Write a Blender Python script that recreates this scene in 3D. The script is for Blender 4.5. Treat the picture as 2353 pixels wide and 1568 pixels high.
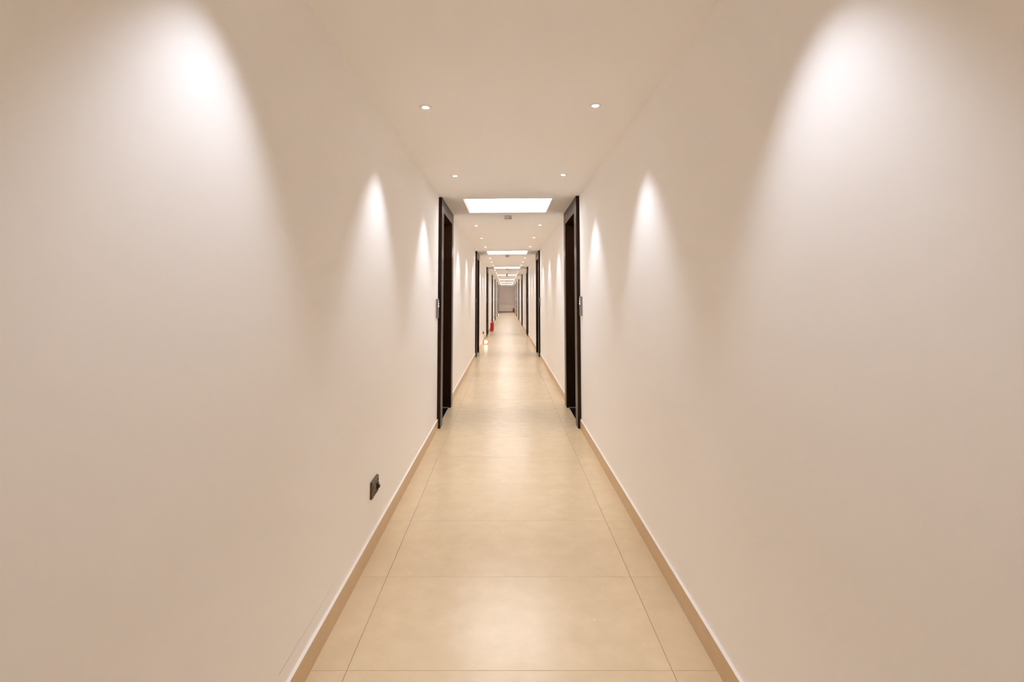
import bpy, bmesh, math, random
from mathutils import Vector, Matrix

random.seed(7)
for o in list(bpy.data.objects):
    bpy.data.objects.remove(o, do_unlink=True)
scene = bpy.context.scene
COL = scene.collection

# ------------------------------------------------------------------ camera
F_PX, PITCH, EYE = 1113.0, math.radians(3.65), 1.37
cam_data = bpy.data.cameras.new('camera')
cam = bpy.data.objects.new('camera', cam_data)
COL.objects.link(cam)
cam.location = (0, 0, EYE)
cam.rotation_euler = (math.radians(90) + PITCH, 0, 0)
cam_data.sensor_width = 36.0
cam_data.lens = F_PX / 2353 * 36.0
cam_data.shift_x = (1176.5 - 1164.0) / 2353
cam_data.shift_y = (685.5 - F_PX * math.tan(PITCH) - 784.0) / 2353
cam_data.clip_start = 0.02
cam_data.clip_end = 200
scene.camera = cam

# ------------------------------------------------------------------ world, exposure, light settings
world = bpy.data.worlds.new('world')
scene.world = world
world.use_nodes = True
world.node_tree.nodes['Background'].inputs[0].default_value = (1, 0.93, 0.85, 1)
world.node_tree.nodes['Background'].inputs[1].default_value = 0.0
scene.view_settings.view_transform = 'Standard'
scene.view_settings.look = 'None'
scene.view_settings.gamma = 1
scene.view_settings.use_curve_mapping = False
scene.view_settings.exposure = 1.93
cy = scene.cycles
cy.use_denoising = True
cy.max_bounces = 18
cy.diffuse_bounces = 16
cy.glossy_bounces = 3
cy.use_adaptive_sampling = True
cy.adaptive_threshold = 0.13
cy.adaptive_min_samples = 12
cy.use_auto_tile = False
cy.time_limit = 1000
cy.caustics_reflective = False
cy.caustics_refractive = False
cy.sample_clamp_indirect = 2

PANEL_STRENGTH = 2.8
PANEL_COLOR = (1.0, 0.965, 0.985)
SPOT_POWER = 9.5
SPOT_COLOR = (0.805, 0.86, 1.0)

# ------------------------------------------------------------------ layout (metres; y runs down the corridor)
XL, XR, XC = -0.733, 0.787, 0.027
Y0, Y1 = -6.1, 47.3
PERIOD = 6.17
N = 7
DOOR_A, DOOR_B, CASE = 5.19, 6.33, 0.165
OPEN_H = 2.32
def ceil_z(x, y): return 2.457 + 0.010 * x + 0.0026 * y
ORD = ['first', 'second', 'third', 'fourth', 'fifth', 'sixth', 'seventh', 'eighth']

# ------------------------------------------------------------------ materials
def new_mat(name):
    m = bpy.data.materials.new(name)
    m.use_nodes = True
    nt = m.node_tree
    return m, nt, nt.nodes['Principled BSDF']

def simple(name, col, rough=0.5, metal=0.0, spec=0.5, emit=None, strength=0.0, noise=0.0, nscale=30, bump=0.0):
    m, nt, b = new_mat(name)
    b.inputs['Base Color'].default_value = (*col, 1)
    b.inputs['Roughness'].default_value = rough
    b.inputs['Metallic'].default_value = metal
    b.inputs['Specular IOR Level'].default_value = spec
    if emit:
        b.inputs['Emission Color'].default_value = (*emit, 1)
        b.inputs['Emission Strength'].default_value = strength
    if noise or bump:
        tc = nt.nodes.new('ShaderNodeTexCoord')
        nz = nt.nodes.new('ShaderNodeTexNoise')
        nz.inputs['Scale'].default_value = nscale
        nz.inputs['Detail'].default_value = 4
        nt.links.new(tc.outputs['Object'], nz.inputs['Vector'])
        if noise:
            mx = nt.nodes.new('ShaderNodeMix'); mx.data_type = 'RGBA'
            mx.inputs['A'].default_value = (*[c * (1 - noise) for c in col], 1)
            mx.inputs['B'].default_value = (*[min(1, c * (1 + noise)) for c in col], 1)
            nt.links.new(nz.outputs['Fac'], mx.inputs['Factor'])
            nt.links.new(mx.outputs['Result'], b.inputs['Base Color'])
        if bump:
            bp = nt.nodes.new('ShaderNodeBump')
            bp.inputs['Strength'].default_value = bump
            bp.inputs['Distance'].default_value = 0.002
            nt.links.new(nz.outputs['Fac'], bp.inputs['Height'])
            nt.links.new(bp.outputs['Normal'], b.inputs['Normal'])
    return m

def wall_mat(name, col, pencil=False):
    """matt painted plaster, faint roller texture; the left wall carries a thin pencil line near the floor"""
    m, nt, b = new_mat(name)
    L = nt.links.new
    b.inputs['Roughness'].default_value = 0.62
    b.inputs['Specular IOR Level'].default_value = 0.0
    geo = nt.nodes.new('ShaderNodeNewGeometry')
    n1 = nt.nodes.new('ShaderNodeTexNoise'); n1.inputs['Scale'].default_value = 1.3; n1.inputs['Detail'].default_value = 0
    L(geo.outputs['Position'], n1.inputs['Vector'])
    mx = nt.nodes.new('ShaderNodeMix'); mx.data_type = 'RGBA'
    mx.inputs['A'].default_value = (*[c * 0.985 for c in col], 1)
    mx.inputs['B'].default_value = (*[min(1, c * 1.012) for c in col], 1)
    L(n1.outputs['Fac'], mx.inputs['Factor'])
    out = mx.outputs['Result']
    if pencil:
        sep = nt.nodes.new('ShaderNodeSeparateXYZ'); L(geo.outputs['Position'], sep.inputs[0])
        def math_node(op, a, bval):
            n = nt.nodes.new('ShaderNodeMath'); n.operation = op
            L(a, n.inputs[0])
            if isinstance(bval, (int, float)): n.inputs[1].default_value = bval
            else: L(bval, n.inputs[1])
            return n.outputs[0]
        dz = math_node('ABSOLUTE', math_node('SUBTRACT', sep.outputs['Z'], 0.159), 0)
        inz = math_node('LESS_THAN', dz, 0.0011)
        mr = nt.nodes.new('ShaderNodeMapRange')
        mr.inputs['From Min'].default_value = 1.64; mr.inputs['From Max'].default_value = 2.28
        mr.inputs['To Min'].default_value = 0.75; mr.inputs['To Max'].default_value = 0.0
        L(sep.outputs['Y'], mr.inputs['Value'])
        ge = math_node('GREATER_THAN', sep.outputs['Y'], 1.64)
        fac = math_node('MULTIPLY', math_node('MULTIPLY', inz, mr.outputs[0]), ge)
        px = nt.nodes.new('ShaderNodeMix'); px.data_type = 'RGBA'
        px.inputs['B'].default_value = (0.33, 0.25, 0.17, 1)
        L(fac, px.inputs['Factor']); L(out, px.inputs['A']); out = px.outputs['Result']
    L(out, b.inputs['Base Color'])
    return m

def tile_mat():
    m, nt, b = new_mat('polished_beige_tile')
    L = nt.links.new
    b.inputs['Roughness'].default_value = 0.27
    b.inputs['Specular IOR Level'].default_value = 0.48
    geo = nt.nodes.new('ShaderNodeNewGeometry')
    oi = nt.nodes.new('ShaderNodeObjectInfo')
    off = nt.nodes.new('ShaderNodeVectorMath'); off.operation = 'SCALE'
    comb = nt.nodes.new('ShaderNodeCombineXYZ')
    for i in range(3): L(oi.outputs['Random'], comb.inputs[i])
    L(comb.outputs[0], off.inputs[0]); off.inputs['Scale'].default_value = 40
    add = nt.nodes.new('ShaderNodeVectorMath'); add.operation = 'ADD'
    L(geo.outputs['Position'], add.inputs[0]); L(off.outputs[0], add.inputs[1])
    def noise(scale, detail):
        n = nt.nodes.new('ShaderNodeTexNoise'); n.inputs['Scale'].default_value = scale; n.inputs['Detail'].default_value = detail
        n.inputs['Roughness'].default_value = 0.6
        L(add.outputs[0], n.inputs['Vector']); return n.outputs['Fac']
    base_a, base_b = (0.66, 0.525, 0.335, 1), (0.73, 0.59, 0.393, 1)
    r1 = nt.nodes.new('ShaderNodeValToRGB')
    r1.color_ramp.elements[0].position = 0.3; r1.color_ramp.elements[0].color = base_a
    r1.color_ramp.elements[1].position = 0.72; r1.color_ramp.elements[1].color = base_b
    L(noise(9, 7), r1.inputs[0])
    # light flecks and a few dark pores
    r2 = nt.nodes.new('ShaderNodeValToRGB')
    r2.color_ramp.elements[0].position = 0.66; r2.color_ramp.elements[0].color = (0, 0, 0, 1)
    r2.color_ramp.elements[1].position = 0.74; r2.color_ramp.elements[1].color = (1, 1, 1, 1)
    L(noise(34, 4), r2.inputs[0])
    mx = nt.nodes.new('ShaderNodeMix'); mx.data_type = 'RGBA'
    mx.inputs['B'].default_value = (0.86, 0.73, 0.55, 1)
    fm = nt.nodes.new('ShaderNodeMath'); fm.operation = 'MULTIPLY'; fm.inputs[1].default_value = 0.55
    L(r2.outputs[0], fm.inputs[0]); L(fm.outputs[0], mx.inputs['Factor']); L(r1.outputs[0], mx.inputs['A'])
    v = nt.nodes.new('ShaderNodeTexVoronoi'); v.inputs['Scale'].default_value = 9
    L(add.outputs[0], v.inputs['Vector'])
    lt = nt.nodes.new('ShaderNodeMath'); lt.operation = 'LESS_THAN'; lt.inputs[1].default_value = 0.03
    L(v.outputs['Distance'], lt.inputs[0])
    f2 = nt.nodes.new('ShaderNodeMath'); f2.operation = 'MULTIPLY'; f2.inputs[1].default_value = 0.35
    L(lt.outputs[0], f2.inputs[0])
    m2 = nt.nodes.new('ShaderNodeMix'); m2.data_type = 'RGBA'
    m2.inputs['B'].default_value = (0.45, 0.31, 0.18, 1)
    L(f2.outputs[0], m2.inputs['Factor']); L(mx.outputs['Result'], m2.inputs['A'])
    hs = nt.nodes.new('ShaderNodeHueSaturation')
    mr = nt.nodes.new('ShaderNodeMapRange'); mr.inputs['To Min'].default_value = 0.975; mr.inputs['To Max'].default_value = 1.02
    L(oi.outputs['Random'], mr.inputs['Value']); L(mr.outputs[0], hs.inputs['Value'])
    L(m2.outputs['Result'], hs.inputs['Color']); L(hs.outputs['Color'], b.inputs['Base Color'])
    return m

def wood_mat():
    m, nt, b = new_mat('dark_espresso_veneer')
    L = nt.links.new
    b.inputs['Roughness'].default_value = 0.3
    b.inputs['Specular IOR Level'].default_value = 0.16
    geo = nt.nodes.new('ShaderNodeNewGeometry')
    mp = nt.nodes.new('ShaderNodeMapping'); mp.inputs['Scale'].default_value = (60, 60, 2.5)
    n = nt.nodes.new('ShaderNodeTexNoise'); n.inputs['Scale'].default_value = 1; n.inputs['Detail'].default_value = 5
    L(geo.outputs['Position'], mp.inputs['Vector']); L(mp.outputs[0], n.inputs['Vector'])
    r = nt.nodes.new('ShaderNodeValToRGB')
    r.color_ramp.elements[0].position = 0.3; r.color_ramp.elements[0].color = (0.018, 0.0075, 0.0035, 1)
    r.color_ramp.elements[1].position = 0.75; r.color_ramp.elements[1].color = (0.034, 0.0145, 0.0065, 1)
    L(n.outputs['Fac'], r.inputs[0]); L(r.outputs[0], b.inputs['Base Color'])
    return m

M = {
    'wall_l': wall_mat('cream_wall_paint_with_pencil_line', (0.93, 0.915, 0.895), True),
    'wall': wall_mat('cream_wall_paint', (0.93, 0.915, 0.895)),
    'ceiling': wall_mat('white_ceiling_paint', (0.935, 0.92, 0.905)),
    'tile': tile_mat(),
    'grout': simple('sand_grout', (0.47, 0.33, 0.20), 0.8),
    'skirt': simple('tan_skirting_tile', (0.63, 0.46, 0.265), 0.35, noise=0.08, nscale=14),
    'white_edge': simple('white_skirting_edge', (0.88, 0.83, 0.79), 0.5),
    'wood': wood_mat(),
    'black_stone': simple('black_granite', (0.012, 0.011, 0.011), 0.18, noise=0.5, nscale=120),
    'seal': simple('grey_sealant', (0.45, 0.38, 0.33), 0.5),
    'steel': simple('satin_nickel', (0.72, 0.68, 0.64), 0.25, 1.0),
    'white_metal': simple('white_enamel', (0.85, 0.83, 0.80), 0.4),
    'plastic': simple('warm_white_plastic', (0.72, 0.66, 0.61), 0.45),
    'slot': simple('dark_slot', (0.05, 0.035, 0.028), 0.6),
    'panel_glow': simple('warm_light_diffuser', (0.9, 0.88, 0.85), 0.6, emit=PANEL_COLOR, strength=PANEL_STRENGTH),
    'spot_glow': simple('downlight_lens', (0.9, 0.9, 0.9), 0.3, emit=(1, 0.97, 0.97), strength=5.0),
    'spot_off': simple('downlight_lens_off', (0.75, 0.72, 0.7), 0.3),
    'grey_case': simple('grey_anodised_case', (0.36, 0.31, 0.29), 0.4, 0.3),
    'black_glass': simple('black_glass', (0.012, 0.012, 0.016), 0.08),
    'blue_glow': simple('blue_symbol', (0.2, 0.35, 0.7), 0.4, emit=(0.35, 0.55, 1.0), strength=0.6),
    'lilac_glow': simple('pale_lilac_symbol', (0.6, 0.6, 0.8), 0.4, emit=(0.75, 0.72, 1.0), strength=0.45),
    'bronze': simple('bronze_brown_plastic', (0.115, 0.072, 0.045), 0.35, 0.2),
    'bronze_light': simple('light_bronze_plastic', (0.20, 0.135, 0.09), 0.4, 0.25),
    'black_plastic': simple('black_plastic', (0.02, 0.015, 0.012), 0.4),
    'red': simple('red_enamel', (0.62, 0.018, 0.012), 0.25),
    'dark_red': simple('dark_red_rubber', (0.25, 0.02, 0.015), 0.5),
    'brass': simple('brass_valve', (0.5, 0.33, 0.13), 0.3, 1.0),
    'orange': simple('orange_plastic', (0.80, 0.26, 0.07), 0.35),
    'globe': simple('lit_globe', (0.95, 0.9, 0.8), 0.4, emit=(1.0, 0.84, 0.62), strength=2.6),
    'cord': simple('grey_brown_cord', (0.22, 0.17, 0.13), 0.5),
    'blind': simple('taupe_blind_fabric', (0.86, 0.82, 0.82), 0.8, noise=0.05, nscale=60),
    'window_white': simple('white_window_frame', (0.88, 0.85, 0.82), 0.4),
    'dark_skirt': simple('brown_skirting', (0.20, 0.13, 0.095), 0.5),
}
for k_ in ('spot_glow', 'blue_glow', 'lilac_glow'):
    M[k_].cycles.emission_sampling = 'NONE'
M['panel_glow'].cycles.emission_sampling = 'FRONT'
M['globe'].cycles.emission_sampling = 'FRONT'
def glass_mat():
    m, nt, b = new_mat('window_glass')
    b.inputs['Base Color'].default_value = (0.75, 0.8, 0.8, 1)
    b.inputs['Roughness'].default_value = 0.03
    b.inputs['Transmission Weight'].default_value = 1.0
    b.inputs['IOR'].default_value = 1.45
    return m
M['glass'] = glass_mat()

# ------------------------------------------------------------------ helpers
def box(bm, x0, x1, y0, y1, z0, z1, bevel=0.0):
    x0, x1 = min(x0, x1), max(x0, x1); y0, y1 = min(y0, y1), max(y0, y1)
    vs = [bm.verts.new((x, y, z)) for x in (x0, x1) for y in (y0, y1) for z in (z0, z1)]
    fs = [bm.faces.new([vs[i] for i in q]) for q in
          ((0, 1, 3, 2), (4, 6, 7, 5), (0, 4, 5, 1), (2, 3, 7, 6), (0, 2, 6, 4), (1, 5, 7, 3))]
    if bevel > 0:
        es = {e for f in fs for e in f.edges}
        bmesh.ops.bevel(bm, geom=list(es), offset=bevel, segments=2, affect='EDGES', profile=0.6)
    return vs

def prism8(bm, pts):
    """hexahedron from 4 bottom + 4 top points in matching order"""
    v = [bm.verts.new(p) for p in pts]
    for q in ((3, 2, 1, 0), (4, 5, 6, 7), (0, 1, 5, 4), (1, 2, 6, 5), (2, 3, 7, 6), (3, 0, 4, 7)):
        bm.faces.new([v[i] for i in q])

def lathe(bm, prof, seg=24, cx=0, cy=0, closed_ends=True):
    rings = []
    for r, z in prof:
        if r < 1e-6:
            rings.append([bm.verts.new((cx, cy, z))])
        else:
            rings.append([bm.verts.new((cx + r * math.cos(2 * math.pi * i / seg), cy + r * math.sin(2 * math.pi * i / seg), z)) for i in range(seg)])
    for a, b in zip(rings, rings[1:]):
        for i in range(seg):
            j = (i + 1) % seg
            if len(a) == 1 and len(b) == 1: continue
            if len(a) == 1: bm.faces.new((a[0], b[j], b[i]))
            elif len(b) == 1: bm.faces.new((a[i], a[j], b[0]))
            else: bm.faces.new((a[i], a[j], b[j], b[i]))

def tube(bm, pts, r, seg=8):
    pts = [Vector(p) for p in pts]
    rings = []
    for k, p in enumerate(pts):
        t = (pts[min(k + 1, len(pts) - 1)] - pts[max(k - 1, 0)]).normalized()
        up = Vector((0, 0, 1)) if abs(t.z) < 0.9 else Vector((1, 0, 0))
        a = t.cross(up).normalized(); b = t.cross(a).normalized()
        rr = r[k] if isinstance(r, (list, tuple)) else r
        rings.append([bm.verts.new(p + a * rr * math.cos(2 * math.pi * i / seg) + b * rr * math.sin(2 * math.pi * i / seg)) for i in range(seg)])
    for a, b in zip(rings, rings[1:]):
        for i in range(seg):
            bm.faces.new((a[i], a[(i + 1) % seg], b[(i + 1) % seg], b[i]))
    bm.faces.new(rings[0]); bm.faces.new(rings[-1][::-1])

def smooth_curve(ctrl, n=8):
    P = [Vector(c) for c in ctrl]
    P = [P[0]] + P + [P[-1]]
    out = []
    for i in range(1, len(P) - 2):
        for k in range(n):
            t = k / n
            a, b, c, d = P[i - 1], P[i], P[i + 1], P[i + 2]
            out.append(0.5 * ((2 * b) + (c - a) * t + (2 * a - 5 * b + 4 * c - d) * t * t + (3 * b - a - 3 * c + d) * t ** 3))
    out.append(P[-2])
    return out

def mesh_of(name, bm, mat, smooth=False):
    bmesh.ops.recalc_face_normals(bm, faces=bm.faces)
    me = bpy.data.meshes.new(name)
    bm.to_mesh(me); bm.free()
    me.materials.append(M[mat])
    if smooth:
        me.polygons.foreach_set('use_smooth', [True] * len(me.polygons))
        try:
            me.set_sharp_from_angle(angle=math.radians(40))
        except Exception:
            pass
    return me

def obj(name, data, parent=None, loc=(0, 0, 0)):
    o = bpy.data.objects.new(name, data)
    COL.objects.link(o)
    o.parent = parent
    o.location = loc
    return o

def make(name, fn, mat, parent=None, loc=(0, 0, 0), smooth=False):
    bm = bmesh.new(); fn(bm)
    return obj(name, mesh_of(name, bm, mat, smooth), parent, loc)

def tag(o, label, cat, group=None, kind=None):
    o['label'] = label; o['category'] = cat
    if group: o['group'] = group
    if kind: o['kind'] = kind
    return o

def empty(name, loc):
    o = bpy.data.objects.new(name, None)
    o.empty_display_size = 0.1
    COL.objects.link(o); o.location = loc
    return o

def copy_tree(src, loc, children_only=None):
    c = src.copy(); COL.objects.link(c); c.location = loc
    def rec(a, b):
        for ch in list(a.children):
            d = ch.copy(); COL.objects.link(d); d.parent = b
            rec(ch, d)
    rec(src, c)
    return c

# ------------------------------------------------------------------ floor
floor = make('floor', lambda bm: box(bm, XL - 0.22, XR + 0.22, Y0 - 0.2, Y1 + 0.25, -0.12, -0.003), 'grout')
tag(floor, 'polished beige tiled corridor floor with thin sand joints', 'floor', kind='structure')
JL, JR, GAPX, GAPY, ROW = -0.589, 0.6106, 0.0022, 0.0012, 0.6
def tile_mesh(w, l):
    bm = bmesh.new()
    b = 0.0007
    pts = [(-w / 2, -l / 2, -0.003), (w / 2, -l / 2, -0.003), (w / 2, l / 2, -0.003), (-w / 2, l / 2, -0.003)]
    mid = [(x, y, -b) for x, y, _ in pts]
    top = [(x - math.copysign(b, x), y - math.copysign(b, y), 0) for x, y, _ in pts]
    v = [[bm.verts.new(p) for p in ring] for ring in (pts, mid, top)]
    for a, c in zip(v, v[1:]):
        for i in range(4):
            bm.faces.new((a[i], a[(i + 1) % 4], c[(i + 1) % 4], c[i]))
    bm.faces.new(v[2])
    return mesh_of('tile', bm, 'tile')
cols = [(XL, JL - GAPX / 2), (JL + GAPX / 2, JR - GAPX / 2), (JR + GAPX / 2, XR)]
tmesh = [tile_mesh(b - a, ROW - GAPY) for a, b in cols]
y = 0.076 - ROW * 11
while y < Y1:
    for (a, b), me in zip(cols, tmesh):
        obj('tile', me, floor, ((a + b) / 2, y + ROW / 2, 0))
    y += ROW

# ------------------------------------------------------------------ ceiling with recessed light wells
PA, PB, PX0, PX1 = 5.315, 6.20, -0.479, 0.518
panels = [(PA + PERIOD * k, PB + PERIOD * k) for k in range(N)]
def ceiling_fn(bm):
    T = 0.16
    def slab(x0, x1, ya, yb):
        c = [(x0, ya), (x1, ya), (x1, yb), (x0, yb)]
        prism8(bm, [(x, yy, ceil_z(x, yy)) for x, yy in c] + [(x, yy, ceil_z(x, yy) + T) for x, yy in c])
    xa, xb = XL - 0.2, XR + 0.2
    prev = Y0 - 0.2
    for a, b in panels:
        slab(xa, xb, prev, a)
        slab(xa, PX0, a, b); slab(PX1, xb, a, b)
        prev = b
    slab(xa, xb, prev, Y1 + 0.2)
ceiling = make('ceiling', ceiling_fn, 'ceiling')
tag(ceiling, 'plain off-white corridor ceiling with square light wells', 'ceiling', kind='structure')

# ------------------------------------------------------------------ walls with door openings
door_ys = [(DOOR_A + PERIOD * k, DOOR_B + PERIOD * k) for k in range(N)]
INSET = CASE - 0.02          # rough opening begins behind the casing
def wall_fn(x0, x1):
    def fn(bm):
        prev = Y0 - 0.1
        top = 2.66
        for a, b in door_ys:
            box(bm, x0, x1, prev, a + INSET, -0.05, top)
            box(bm, x0, x1, a + INSET, b - INSET, OPEN_H + 0.02, top)
            prev = b - INSET
        box(bm, x0, x1, prev, Y1 + 0.1, -0.05, top)
    return fn
wl = make('wall_left', wall_fn(XL - 0.2, XL), 'wall_l')
tag(wl, 'cream painted wall on the left with the brown socket', 'wall', kind='structure')
wr = make('wall_right', wall_fn(XR, XR + 0.2), 'wall')
tag(wr, 'cream painted wall on the right without a socket', 'wall', kind='structure')
WX0, WX1, WZ0, WZ1 = -0.66, 0.715, 0.765, 2.46
def far_fn(bm):
    a, b = Y1, Y1 + 0.18
    box(bm, XL - 0.2, XR + 0.2, a, b, -0.05, WZ0)
    box(bm, XL - 0.2, WX0, a, b, WZ0, 2.75)
    box(bm, WX1, XR + 0.2, a, b, WZ0, 2.75)
    box(bm, WX0, WX1, a, b, WZ1, 2.75)
wf = make('wall_far', far_fn, 'wall')
tag(wf, 'pale end wall below and around the blinded window', 'wall', kind='structure')
wb = make('wall_back', lambda bm: box(bm, XL - 0.2, XR + 0.2, Y0 - 0.1, Y0, -0.05, 2.66), 'wall')
tag(wb, 'cream corridor wall closing the near end behind the viewer', 'wall', kind='structure')

# ------------------------------------------------------------------ skirting
SK_T, SK_H = 0.0125, 0.097
def skirting(side, k, ya, yb):
    s = 1 if side == 'left' else -1
    xw = XL if side == 'left' else XR
    o = make('baseboard_' + side, lambda bm: box(bm, xw, xw + s * SK_T, ya, yb, 0, SK_H - 0.002), 'skirt')
    make('top_edge', lambda bm: box(bm, xw, xw + s * SK_T, ya, yb, SK_H - 0.002, SK_H), 'white_edge', o)
    if k == 0: where = 'before the first door'
    elif k == N: where = 'beyond the seventh door'
    else: where = 'between the %s and %s doors' % (ORD[k - 1], ORD[k])
    tag(o, 'tan skirting with white top edge on %s wall, %s' % (side, where), 'skirting', 'skirting along the %s wall' % side, 'structure')
for side in ('left', 'right'):
    prev = Y0
    for k, (a, b) in enumerate(door_ys):
        skirting(side, k, prev, a); prev = b
    skirting(side, N, prev, Y1)
bf = make('baseboard_far', lambda bm: box(bm, XL + SK_T, XR - SK_T, Y1 - 0.015, Y1, 0, 0.07), 'dark_skirt')
tag(bf, 'dark brown skirting along the end wall under the window', 'skirting', kind='structure')

# ------------------------------------------------------------------ doors
OUT = 0.036
def build_door(side, k, n):
    a, b = door_ys[k]
    s = 1 if side == 'left' else -1
    xw = XL if side == 'left' else XR
    X = lambda d: xw + s * d              # d > 0 into the corridor
    root = empty('door_%d' % n, (xw, (a + b) / 2, 0))
    tag(root, 'dark brown door with full-height glossy casing, %s on the %s wall' % (ORD[k], side), 'door',
        'doors along the %s wall' % side, 'structure')
    inv = Matrix.Translation(-root.location)
    def part(name, fn, mat, parent=root, smooth=False):
        bm = bmesh.new(); fn(bm)
        bmesh.ops.transform(bm, matrix=inv, verts=bm.verts)
        return obj(name, mesh_of(name, bm, mat, smooth), parent)
    zt = ceil_z(xw, a) - 0.001
    part('casing', lambda bm: box(bm, X(0), X(OUT), a, a + CASE, 0, zt, 0.002), 'wood')
    part('casing', lambda bm: box(bm, X(0), X(OUT), b - CASE, b, 0, zt, 0.002), 'wood')
    part('casing_head', lambda bm: box(bm, X(0), X(OUT - 0.001), a + CASE, b - CASE, OPEN_H, zt, 0.002), 'wood')
    part('jamb', lambda bm: box(bm, X(-0.2), X(0.004), a + INSET + 0.0005, a + CASE, 0, OPEN_H), 'wood')
    part('jamb', lambda bm: box(bm, X(-0.2), X(0.004), b - CASE, b - INSET - 0.0005, 0, OPEN_H), 'wood')
    part('jamb_head', lambda bm: box(bm, X(-0.2), X(0.004), a + CASE, b - CASE, OPEN_H, OPEN_H + 0.02), 'wood')
    leaf = part('door_leaf', lambda bm: box(bm, X(-0.175), X(-0.13), a + CASE + 0.003, b - CASE - 0.003, 0.012, OPEN_H - 0.003, 0.002), 'wood')
    yh = b - CASE - 0.21
    def rose(bm):
        box(bm, X(-0.131), X(-0.122), yh - 0.026, yh + 0.026, 0.96, 1.16, 0.003)
    def lever(bm):
        tube(bm, [(X(-0.125), yh, 1.06), (X(-0.075), yh, 1.06)], 0.011, 12)
        tube(bm, smooth_curve([(X(-0.078), yh + 0.004, 1.06), (X(-0.066), yh - 0.02, 1.06), (X(-0.062), yh - 0.13, 1.06)], 5), 0.010, 10)
    h = part('handle', lever, 'steel', leaf, True)
    part('handle_plate', rose, 'steel', leaf)
    part('threshold', lambda bm: box(bm, X(-0.2), X(0.003), a + CASE, b - CASE, -0.002, 0.001), 'black_stone')
    part('sealant_strip', lambda bm: box(bm, X(-0.13), X(0.0), b - CASE - 0.004, b - CASE, 0.001, 0.009), 'seal')
    # dark room side behind the leaf so that nothing shines through
    part('backing_panel', lambda bm: box(bm, X(-0.215), X(-0.2), a + 0.05, b - 0.05, -0.05, OPEN_H + 0.1), 'wood')
    return root
n = 0
for k in range(N):
    for side in ('left', 'right'):
        n += 1
        build_door(side, k, n)

# ------------------------------------------------------------------ window in the end wall and its blind
win = empty('window_1', (XC, Y1, WZ0))
tag(win, 'white framed window at the far end of the corridor', 'window', kind='structure')
inv = Matrix.Translation(-win.location)
def wpart(name, fn, mat, parent=win):
    bm = bmesh.new(); fn(bm); bmesh.ops.transform(bm, matrix=inv, verts=bm.verts)
    return obj(name, mesh_of(name, bm, mat), parent)
ya, yb = Y1 + 0.09, Y1 + 0.14
wpart('frame_post', lambda bm: box(bm, WX0, WX0 + 0.05, ya, yb, WZ0, WZ1, 0.003), 'window_white')
wpart('frame_post', lambda bm: box(bm, WX1 - 0.05, WX1, ya, yb, WZ0, WZ1, 0.003), 'window_white')
wpart('frame_post', lambda bm: box(bm, XC - 0.03, XC + 0.03, ya, yb, WZ0 + 0.05, WZ1 - 0.05, 0.003), 'window_white')
wpart('frame_rail', lambda bm: box(bm, WX0 + 0.05, WX1 - 0.05, ya, yb, WZ1 - 0.05, WZ1, 0.003), 'window_white')
wpart('frame_rail', lambda bm: box(bm, WX0 + 0.05, WX1 - 0.05, ya, yb, WZ0, WZ0 + 0.05, 0.003), 'window_white')
wpart('pane', lambda bm: box(bm, WX0 + 0.05, XC - 0.03, ya + 0.02, ya + 0.026, WZ0 + 0.05, WZ1 - 0.05), 'glass')
wpart('pane', lambda bm: box(bm, XC + 0.03, WX1 - 0.05, ya + 0.02, ya + 0.026, WZ0 + 0.05, WZ1 - 0.05), 'glass')
wpart('sill', lambda bm: box(bm, WX0 - 0.04, WX1 + 0.03, Y1 - 0.05, ya, WZ0 - 0.03, WZ0, 0.004), 'window_white')
bl = empty('roller_blind', (XC, Y1 + 0.04, WZ0))
tag(bl, 'taupe roller blind drawn down over the far end window', 'blind')
inv = Matrix.Translation(-bl.location)
bz = WZ1 - 0.005
wpart('fabric', lambda bm: box(bm, WX0 + 0.012, WX1 - 0.012, Y1 + 0.039, Y1 + 0.0405, WZ0 + 0.02, bz - 0.03), 'blind', bl)
def roller(bm):
    tube(bm, [(WX0 + 0.006, Y1 + 0.055, bz - 0.03), (WX1 - 0.006, Y1 + 0.055, bz - 0.03)], 0.022, 16)
wpart('roller', roller, 'blind', bl)
wpart('bottom_bar', lambda bm: box(bm, WX0 + 0.012, WX1 - 0.012, Y1 + 0.033, Y1 + 0.047, WZ0 + 0.006, WZ0 + 0.026, 0.003), 'window_white', bl)

# ------------------------------------------------------------------ square recessed ceiling lights
for k, (a, b) in enumerate(panels):
    cyy = (a + b) / 2
    z = ceil_z(0.02, cyy)
    root = empty('ceiling_light', (0.0195, cyy, z))
    hw, hl = (PX1 - PX0) / 2 - 0.0005, (b - a) / 2 - 0.0005
    def housing(bm):
        t = 0.012
        box(bm, -hw, -hw + t, -hl, hl, 0.004, 0.075); box(bm, hw - t, hw, -hl, hl, 0.004, 0.075)
        box(bm, -hw + t, hw - t, -hl, -hl + t, 0.004, 0.075); box(bm, -hw + t, hw - t, hl - t, hl, 0.004, 0.075)
    make('housing', housing, 'white_metal', root)
    df = make('diffuser', lambda bm: box(bm, -hw, hw, -hl, hl, 0.07, 0.085), 'white_metal', root)
    df.data.materials.append(M['panel_glow'])          # only the underside of the diffuser is lit
    for p in df.data.polygons:
        if p.normal.z < -0.9: p.material_index = 1
    lab = 'large square warm glowing ceiling light panel between the %s pair of doors' % ORD[k]
    tag(root, lab, 'ceiling light', 'square light panels in the ceiling')

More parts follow.
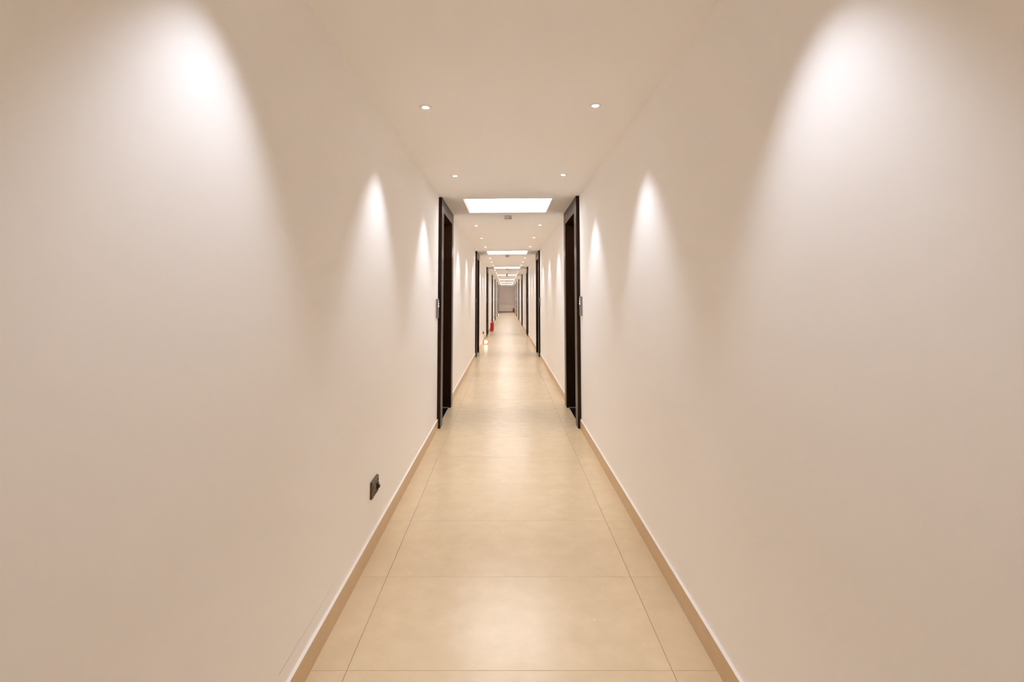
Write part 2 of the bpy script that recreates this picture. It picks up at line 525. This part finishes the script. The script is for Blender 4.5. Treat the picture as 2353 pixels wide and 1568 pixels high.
# ------------------------------------------------------------------ downlights
DX_L, DX_R = -0.462, 0.507
DL_Y = [1.13, 2.70, 4.27]
spot_data = bpy.data.lights.new('downlight_beam', 'SPOT')
spot_data.energy = SPOT_POWER
spot_data.color = SPOT_COLOR
spot_data.spot_size = math.radians(75)
spot_data.spot_blend = 0.72
spot_data.shadow_soft_size = 0.018
def ring_fn(bm):
    lathe(bm, [(0.0195, 0.0), (0.0195, -0.0035), (0.024, -0.005), (0.031, -0.004), (0.036, -0.0012), (0.036, 0.0)], 28)
def lens_fn(bm):
    lathe(bm, [(0.0, -0.0085), (0.009, -0.0078), (0.016, -0.0055), (0.0194, -0.0015), (0.0194, 0.0), (0.0, 0.0)], 24)
bm = bmesh.new(); ring_fn(bm); ring_me = mesh_of('trim_ring', bm, 'white_metal', True)
bm = bmesh.new(); lens_fn(bm); lens_me = mesh_of('lens', bm, 'spot_glow', True)
bm = bmesh.new(); lens_fn(bm); lens_off_me = mesh_of('lens', bm, 'spot_off', True)
def downlight(x, yy, label, lit=True):
    r = empty('downlight', (x, yy, ceil_z(x, yy)))
    obj('trim_ring', ring_me, r)
    obj('lens', lens_me if lit else lens_off_me, r)
    if lit:
        l = obj('downlight_beam', spot_data, r, (0, 0, -0.014))
    tag(r, label, 'downlight', 'small round downlights in the ceiling')
POS3 = ['first', 'middle', 'last']
for k in range(N):
    for side, x in (('left', DX_L), ('right', DX_R)):
        for j, yj in enumerate(DL_Y):
            lit = not (k == 3 and j == 0 and side == 'right')
            what = 'small bright ceiling downlight' if lit else 'unlit ceiling downlight'
            downlight(x, yj + PERIOD * k, '%s by %s wall, %s of three before the %s light panel' % (what, side, POS3[j], ORD[k]), lit)
for side, x in (('left', DX_L), ('right', DX_R)):  # unseen downlights added behind the viewer to give the near walls bounced light
    for j, yj in enumerate(DL_Y):
        downlight(x, yj - PERIOD, 'added unseen ceiling downlight by %s wall behind the viewer, %s of three' % (side, POS3[j]))
downlight(DX_L, 44.32, 'small bright ceiling downlight by left wall, beyond the seventh light panel')
downlight(DX_R, 44.32, 'small bright ceiling downlight by right wall, just beyond the seventh light panel')
downlight(DX_R, 45.9, 'small bright ceiling downlight by right wall, just before the far window')

# ------------------------------------------------------------------ smoke detectors
def sd_base(bm): lathe(bm, [(0, 0), (0.052, 0), (0.052, -0.012), (0.047, -0.018), (0, -0.018)], 28)
def sd_cup(bm): lathe(bm, [(0.046, -0.018), (0.047, -0.03), (0.042, -0.042), (0.03, -0.05), (0.0, -0.052)], 28)
def sd_slots(bm):
    for i in range(10):
        t = 2 * math.pi * i / 10
        c, s_ = math.cos(t), math.sin(t)
        v = box(bm, 0.036, 0.0475, -0.007, 0.007, -0.042, -0.034)
        bmesh.ops.rotate(bm, verts=v, cent=(0, 0, 0), matrix=Matrix.Rotation(t, 3, 'Z'))
def sd_button(bm): lathe(bm, [(0.0, -0.056), (0.012, -0.055), (0.014, -0.05)], 16)
first = None
for k in range(N):
    yy = 6.46 + PERIOD * k
    loc = (0.02, yy, ceil_z(0.02, yy))
    if first is None:
        r = empty('smoke_detector', loc)
        make('base', sd_base, 'plastic', r, smooth=True)
        c = make('cover', sd_cup, 'plastic', r, smooth=True)
        make('vent_slots', sd_slots, 'slot', c)
        make('test_button', sd_button, 'white_metal', c, smooth=True)
        first = r
    else:
        r = copy_tree(first, loc)
    tag(r, 'small round off-white smoke detector just past the %s light panel' % ORD[k], 'smoke detector', 'smoke detectors along the ceiling')

# ------------------------------------------------------------------ black dome camera
yy = 23.2
r = empty('dome_camera', (0.022, yy, ceil_z(0.022, yy)))
make('mount', lambda bm: lathe(bm, [(0, 0), (0.045, 0), (0.045, -0.02), (0.04, -0.028), (0, -0.028)], 24), 'black_plastic', r, smooth=True)
make('dome', lambda bm: lathe(bm, [(0.037, -0.028), (0.036, -0.045), (0.029, -0.06), (0.016, -0.069), (0, -0.072)], 24), 'black_glass', r, smooth=True)
tag(r, 'small black dome camera on the ceiling before the fourth light panel', 'camera')

# ------------------------------------------------------------------ touch panels beside the doors
def touch_panel(side, k):
    s = 1 if side == 'left' else -1
    xw = XL if side == 'left' else XR
    zc = 1.262 if side == 'left' else 1.288
    root = empty('touch_panel', (xw, 5.085 + PERIOD * k, zc))
    make('case', lambda bm: box(bm, 0, s * 0.020, -0.042, 0.042, -0.1, 0.1, 0.0025), 'grey_case', root)
    face = make('glass_face', lambda bm: box(bm, s * 0.0195, s * 0.022, -0.038, 0.038, -0.096, 0.096), 'black_glass', root)
    def icon(z0, z1, y0, y1, mat):
        make('symbol', lambda bm: box(bm, s * 0.0218, s * 0.0226, y0, y1, z0, z1), mat, face)
    icon(0.068, 0.082, -0.024, 0.0, 'lilac_glow')
    icon(0.042, 0.056, -0.024, 0.016, 'lilac_glow')
    icon(0.014, 0.034, -0.03, 0.026, 'blue_glow')
    icon(0.052, 0.060, 0.02, 0.03, 'blue_glow')
    tag(root, 'narrow grey touch panel with blue symbols beside the %s door on the %s wall' % (ORD[k], side), 'touch panel', 'touch panels beside the doors')
for k in range(N):
    for side in ('left', 'right'):
        touch_panel(side, k)

# ------------------------------------------------------------------ wall sockets on the left wall
SOCK_W, SOCK_H = 0.130, 0.088
def sock_parts(root):
    def plate(bm):
        # bevelled picture-frame plate: outer edge, raised rim, sunken middle
        w, h = SOCK_W / 2, SOCK_H / 2
        rings = [(w, h, 0), (w, h, 0.011), (w - 0.003, h - 0.003, 0.014), (w - 0.014, h - 0.012, 0.0145), (w - 0.016, h - 0.014, 0.006)]
        vs = [[bm.verts.new((x, yv, z)) for yv, z in ((-a, -b), (a, -b), (a, b), (-a, b))] for a, b, x in rings]
        for p, q in zip(vs, vs[1:]):
            for i in range(4): bm.faces.new((p[i], p[(i + 1) % 4], q[(i + 1) % 4], q[i]))
        bm.faces.new(vs[0][::-1]); bm.faces.new(vs[-1])
    make('plate', plate, 'bronze', root)
    ins = make('insert', lambda bm: box(bm, 0.005, 0.0125, -0.046, 0.046, -0.027, 0.027, 0.0015), 'bronze_light', root)
    make('rocker_switch', lambda bm: box(bm, 0.012, 0.0165, -0.039, -0.017, -0.018, 0.018, 0.002), 'bronze', ins)
    make('outlet_face', lambda bm: box(bm, 0.012, 0.0140, -0.010, 0.043, -0.024, 0.024, 0.001), 'bronze_light', ins)
    def holes(bm):
        for yv, zv, hw, hh in ((0.004, 0.010, 0.006, 0.007), (-0.002, -0.010, 0.005, 0.006), (0.012, -0.010, 0.005, 0.006)):
            box(bm, 0.0138, 0.0148, yv - hw, yv + hw, zv - hh, zv + hh)
    make('outlet_holes', holes, 'slot', ins)
sock_y = [2.735 + PERIOD * k for k in (0, 2, 4)]
sock_z = 0.335
for i, sy in enumerate(sock_y):
    z = sock_z if i == 0 else 0.30
    r = empty('wall_socket', (XL, sy, z))
    sock_parts(r)
    if i == 0:
        # adaptor left plugged in at the far end of the plate
        def plug(bm):
            box(bm, 0.0138, 0.022, 0.020, 0.044, -0.022, 0.010, 0.003)
            box(bm, 0.021, 0.028, 0.028, 0.042, -0.017, -0.002, 0.002)
        make('plug', plug, 'black_plastic', r)
    tag(r, ['bronze brown wall socket low on the nearest stretch of left wall',
            'small brown wall socket above the glowing floor lamp on the left',
            'small dark wall socket low on left wall beyond the red fire extinguisher'][i],
        'socket', 'wall sockets on the left wall')

# ------------------------------------------------------------------ fire extinguishers
def extinguisher(loc, rz, label, h=1.0):
    root = empty('fire_extinguisher', loc)
    root.rotation_euler.z = rz
    R = 0.066
    make('body', lambda bm: lathe(bm, [(0, 0.012), (R - 0.012, 0.012), (R - 0.002, 0.02), (R, 0.032), (R, 0.30), (R - 0.004, 0.325), (R - 0.016, 0.348),
                                       (R - 0.036, 0.364), (0.022, 0.372), (0.02, 0.385), (0, 0.385)], 32), 'red', root, smooth=True)
    make('foot_ring', lambda bm: lathe(bm, [(R - 0.014, 0.0), (R - 0.004, 0.0), (R - 0.003, 0.02), (R - 0.012, 0.02), (R - 0.014, 0.0)], 28), 'dark_red', root, smooth=True)
    v = make('valve', lambda bm: lathe(bm, [(0, 0.383), (0.018, 0.383), (0.018, 0.395), (0.013, 0.400), (0.013, 0.425), (0, 0.425)], 18), 'brass', root, smooth=True)
    def gauge(bm):
        tube(bm, [(0.0, -0.012, 0.41), (0.0, -0.032, 0.41)], 0.014, 14)
    make('gauge', gauge, 'steel', v, smooth=True)
    def lever(bm):
        tube(bm, smooth_curve([(-0.02, 0, 0.425), (0.02, 0, 0.445), (0.085, 0, 0.452)], 5), 0.006, 8)
        tube(bm, smooth_curve([(-0.015, 0, 0.42), (0.03, 0, 0.418), (0.085, 0, 0.405)], 5), 0.006, 8)
    make('handle', lever, 'red', root, smooth=True)
    def hose(bm):
        tube(bm, smooth_curve([(-0.012, 0, 0.408), (-0.05, 0.0, 0.412), (-0.079, 0, 0.37), (-0.080, 0, 0.25), (-0.079, 0, 0.14)], 7), 0.0085, 10)
    make('hose', hose, 'black_plastic', root, smooth=True)
    make('nozzle', lambda bm: lathe(bm, [(0.008, 0.15), (0.010, 0.13), (0.014, 0.07), (0.0, 0.07)], 14, -0.079, 0), 'black_plastic', root, smooth=True)
    tag(root, label, 'fire extinguisher', 'red fire extinguishers on the floor')
extinguisher((-0.611, 20.28, 0), math.radians(150), 'bright red fire extinguisher standing by the left wall before the fourth door')
extinguisher((0.675, 47.16, 0), math.radians(60), 'dark red fire extinguisher in the far right corner under the window')

# ------------------------------------------------------------------ plug-in floor lamps
def floor_lamp(loc, sock, label):
    root = empty('floor_lamp', loc)
    def base(bm):
        box(bm, -0.062, 0.062, -0.062, 0.062, 0.0, 0.022, 0.006)
        for sx in (-1, 1):
            for sy in (-1, 1):
                box(bm, sx * 0.062, sx * 0.050, sy * 0.062, sy * 0.050, 0.018, 0.06, 0.002)
    make('base', base, 'orange', root)
    def cage(bm):
        for sx in (-1, 1):
            for sy in (-1, 1):
                tube(bm, [(sx * 0.056, sy * 0.056, 0.055), (sx * 0.056, sy * 0.056, 0.135)], 0.0035, 8)
        q = [(-0.056, -0.056), (0.056, -0.056), (0.056, 0.056), (-0.056, 0.056)]
        for i in range(4):
            a, b = q[i], q[(i + 1) % 4]
            tube(bm, [(*a, 0.135), (*b, 0.135)], 0.004, 8)
    make('cage', cage, 'orange', root)
    prof = [(0.0, 0.024)] + [(0.05 * math.sin(t), 0.074 - 0.05 * math.cos(t)) for t in [math.pi * i / 9 for i in range(1, 9)]] + [(0, 0.124)]
    make('globe', lambda bm: lathe(bm, prof, 16), 'globe', root, smooth=True)
    if sock:
        d = Vector(sock) - Vector(loc)
        def cord(bm):
            pts = smooth_curve([(-0.04, 0.055, 0.012), (-0.065, 0.14, 0.006), (d.x + 0.035, d.y * 0.62, 0.03),
                                (d.x + 0.045, d.y * 0.93, d.z * 0.62), (d.x + 0.034, d.y + 0.018, d.z)], 8)
            tube(bm, pts, 0.0035, 8)
        make('power_cord', cord, 'cord', root, smooth=True)
        make('plug', lambda bm: box(bm, d.x + 0.0145, d.x + 0.038, d.y + 0.005, d.y + 0.032, d.z - 0.014, d.z + 0.014, 0.003), 'black_plastic', root)
    else:
        root.scale = (0.55, 0.55, 0.55)
    tag(root, label, 'lamp', 'plug-in lamps on the floor')
floor_lamp((-0.614, 14.48, 0), (XL, sock_y[1], 0.30), 'small orange lamp with glowing globe on the floor below a socket')
floor_lamp((-0.655, 39.3, 0), None, 'tiny white glowing lamp on the floor before the seventh left door')
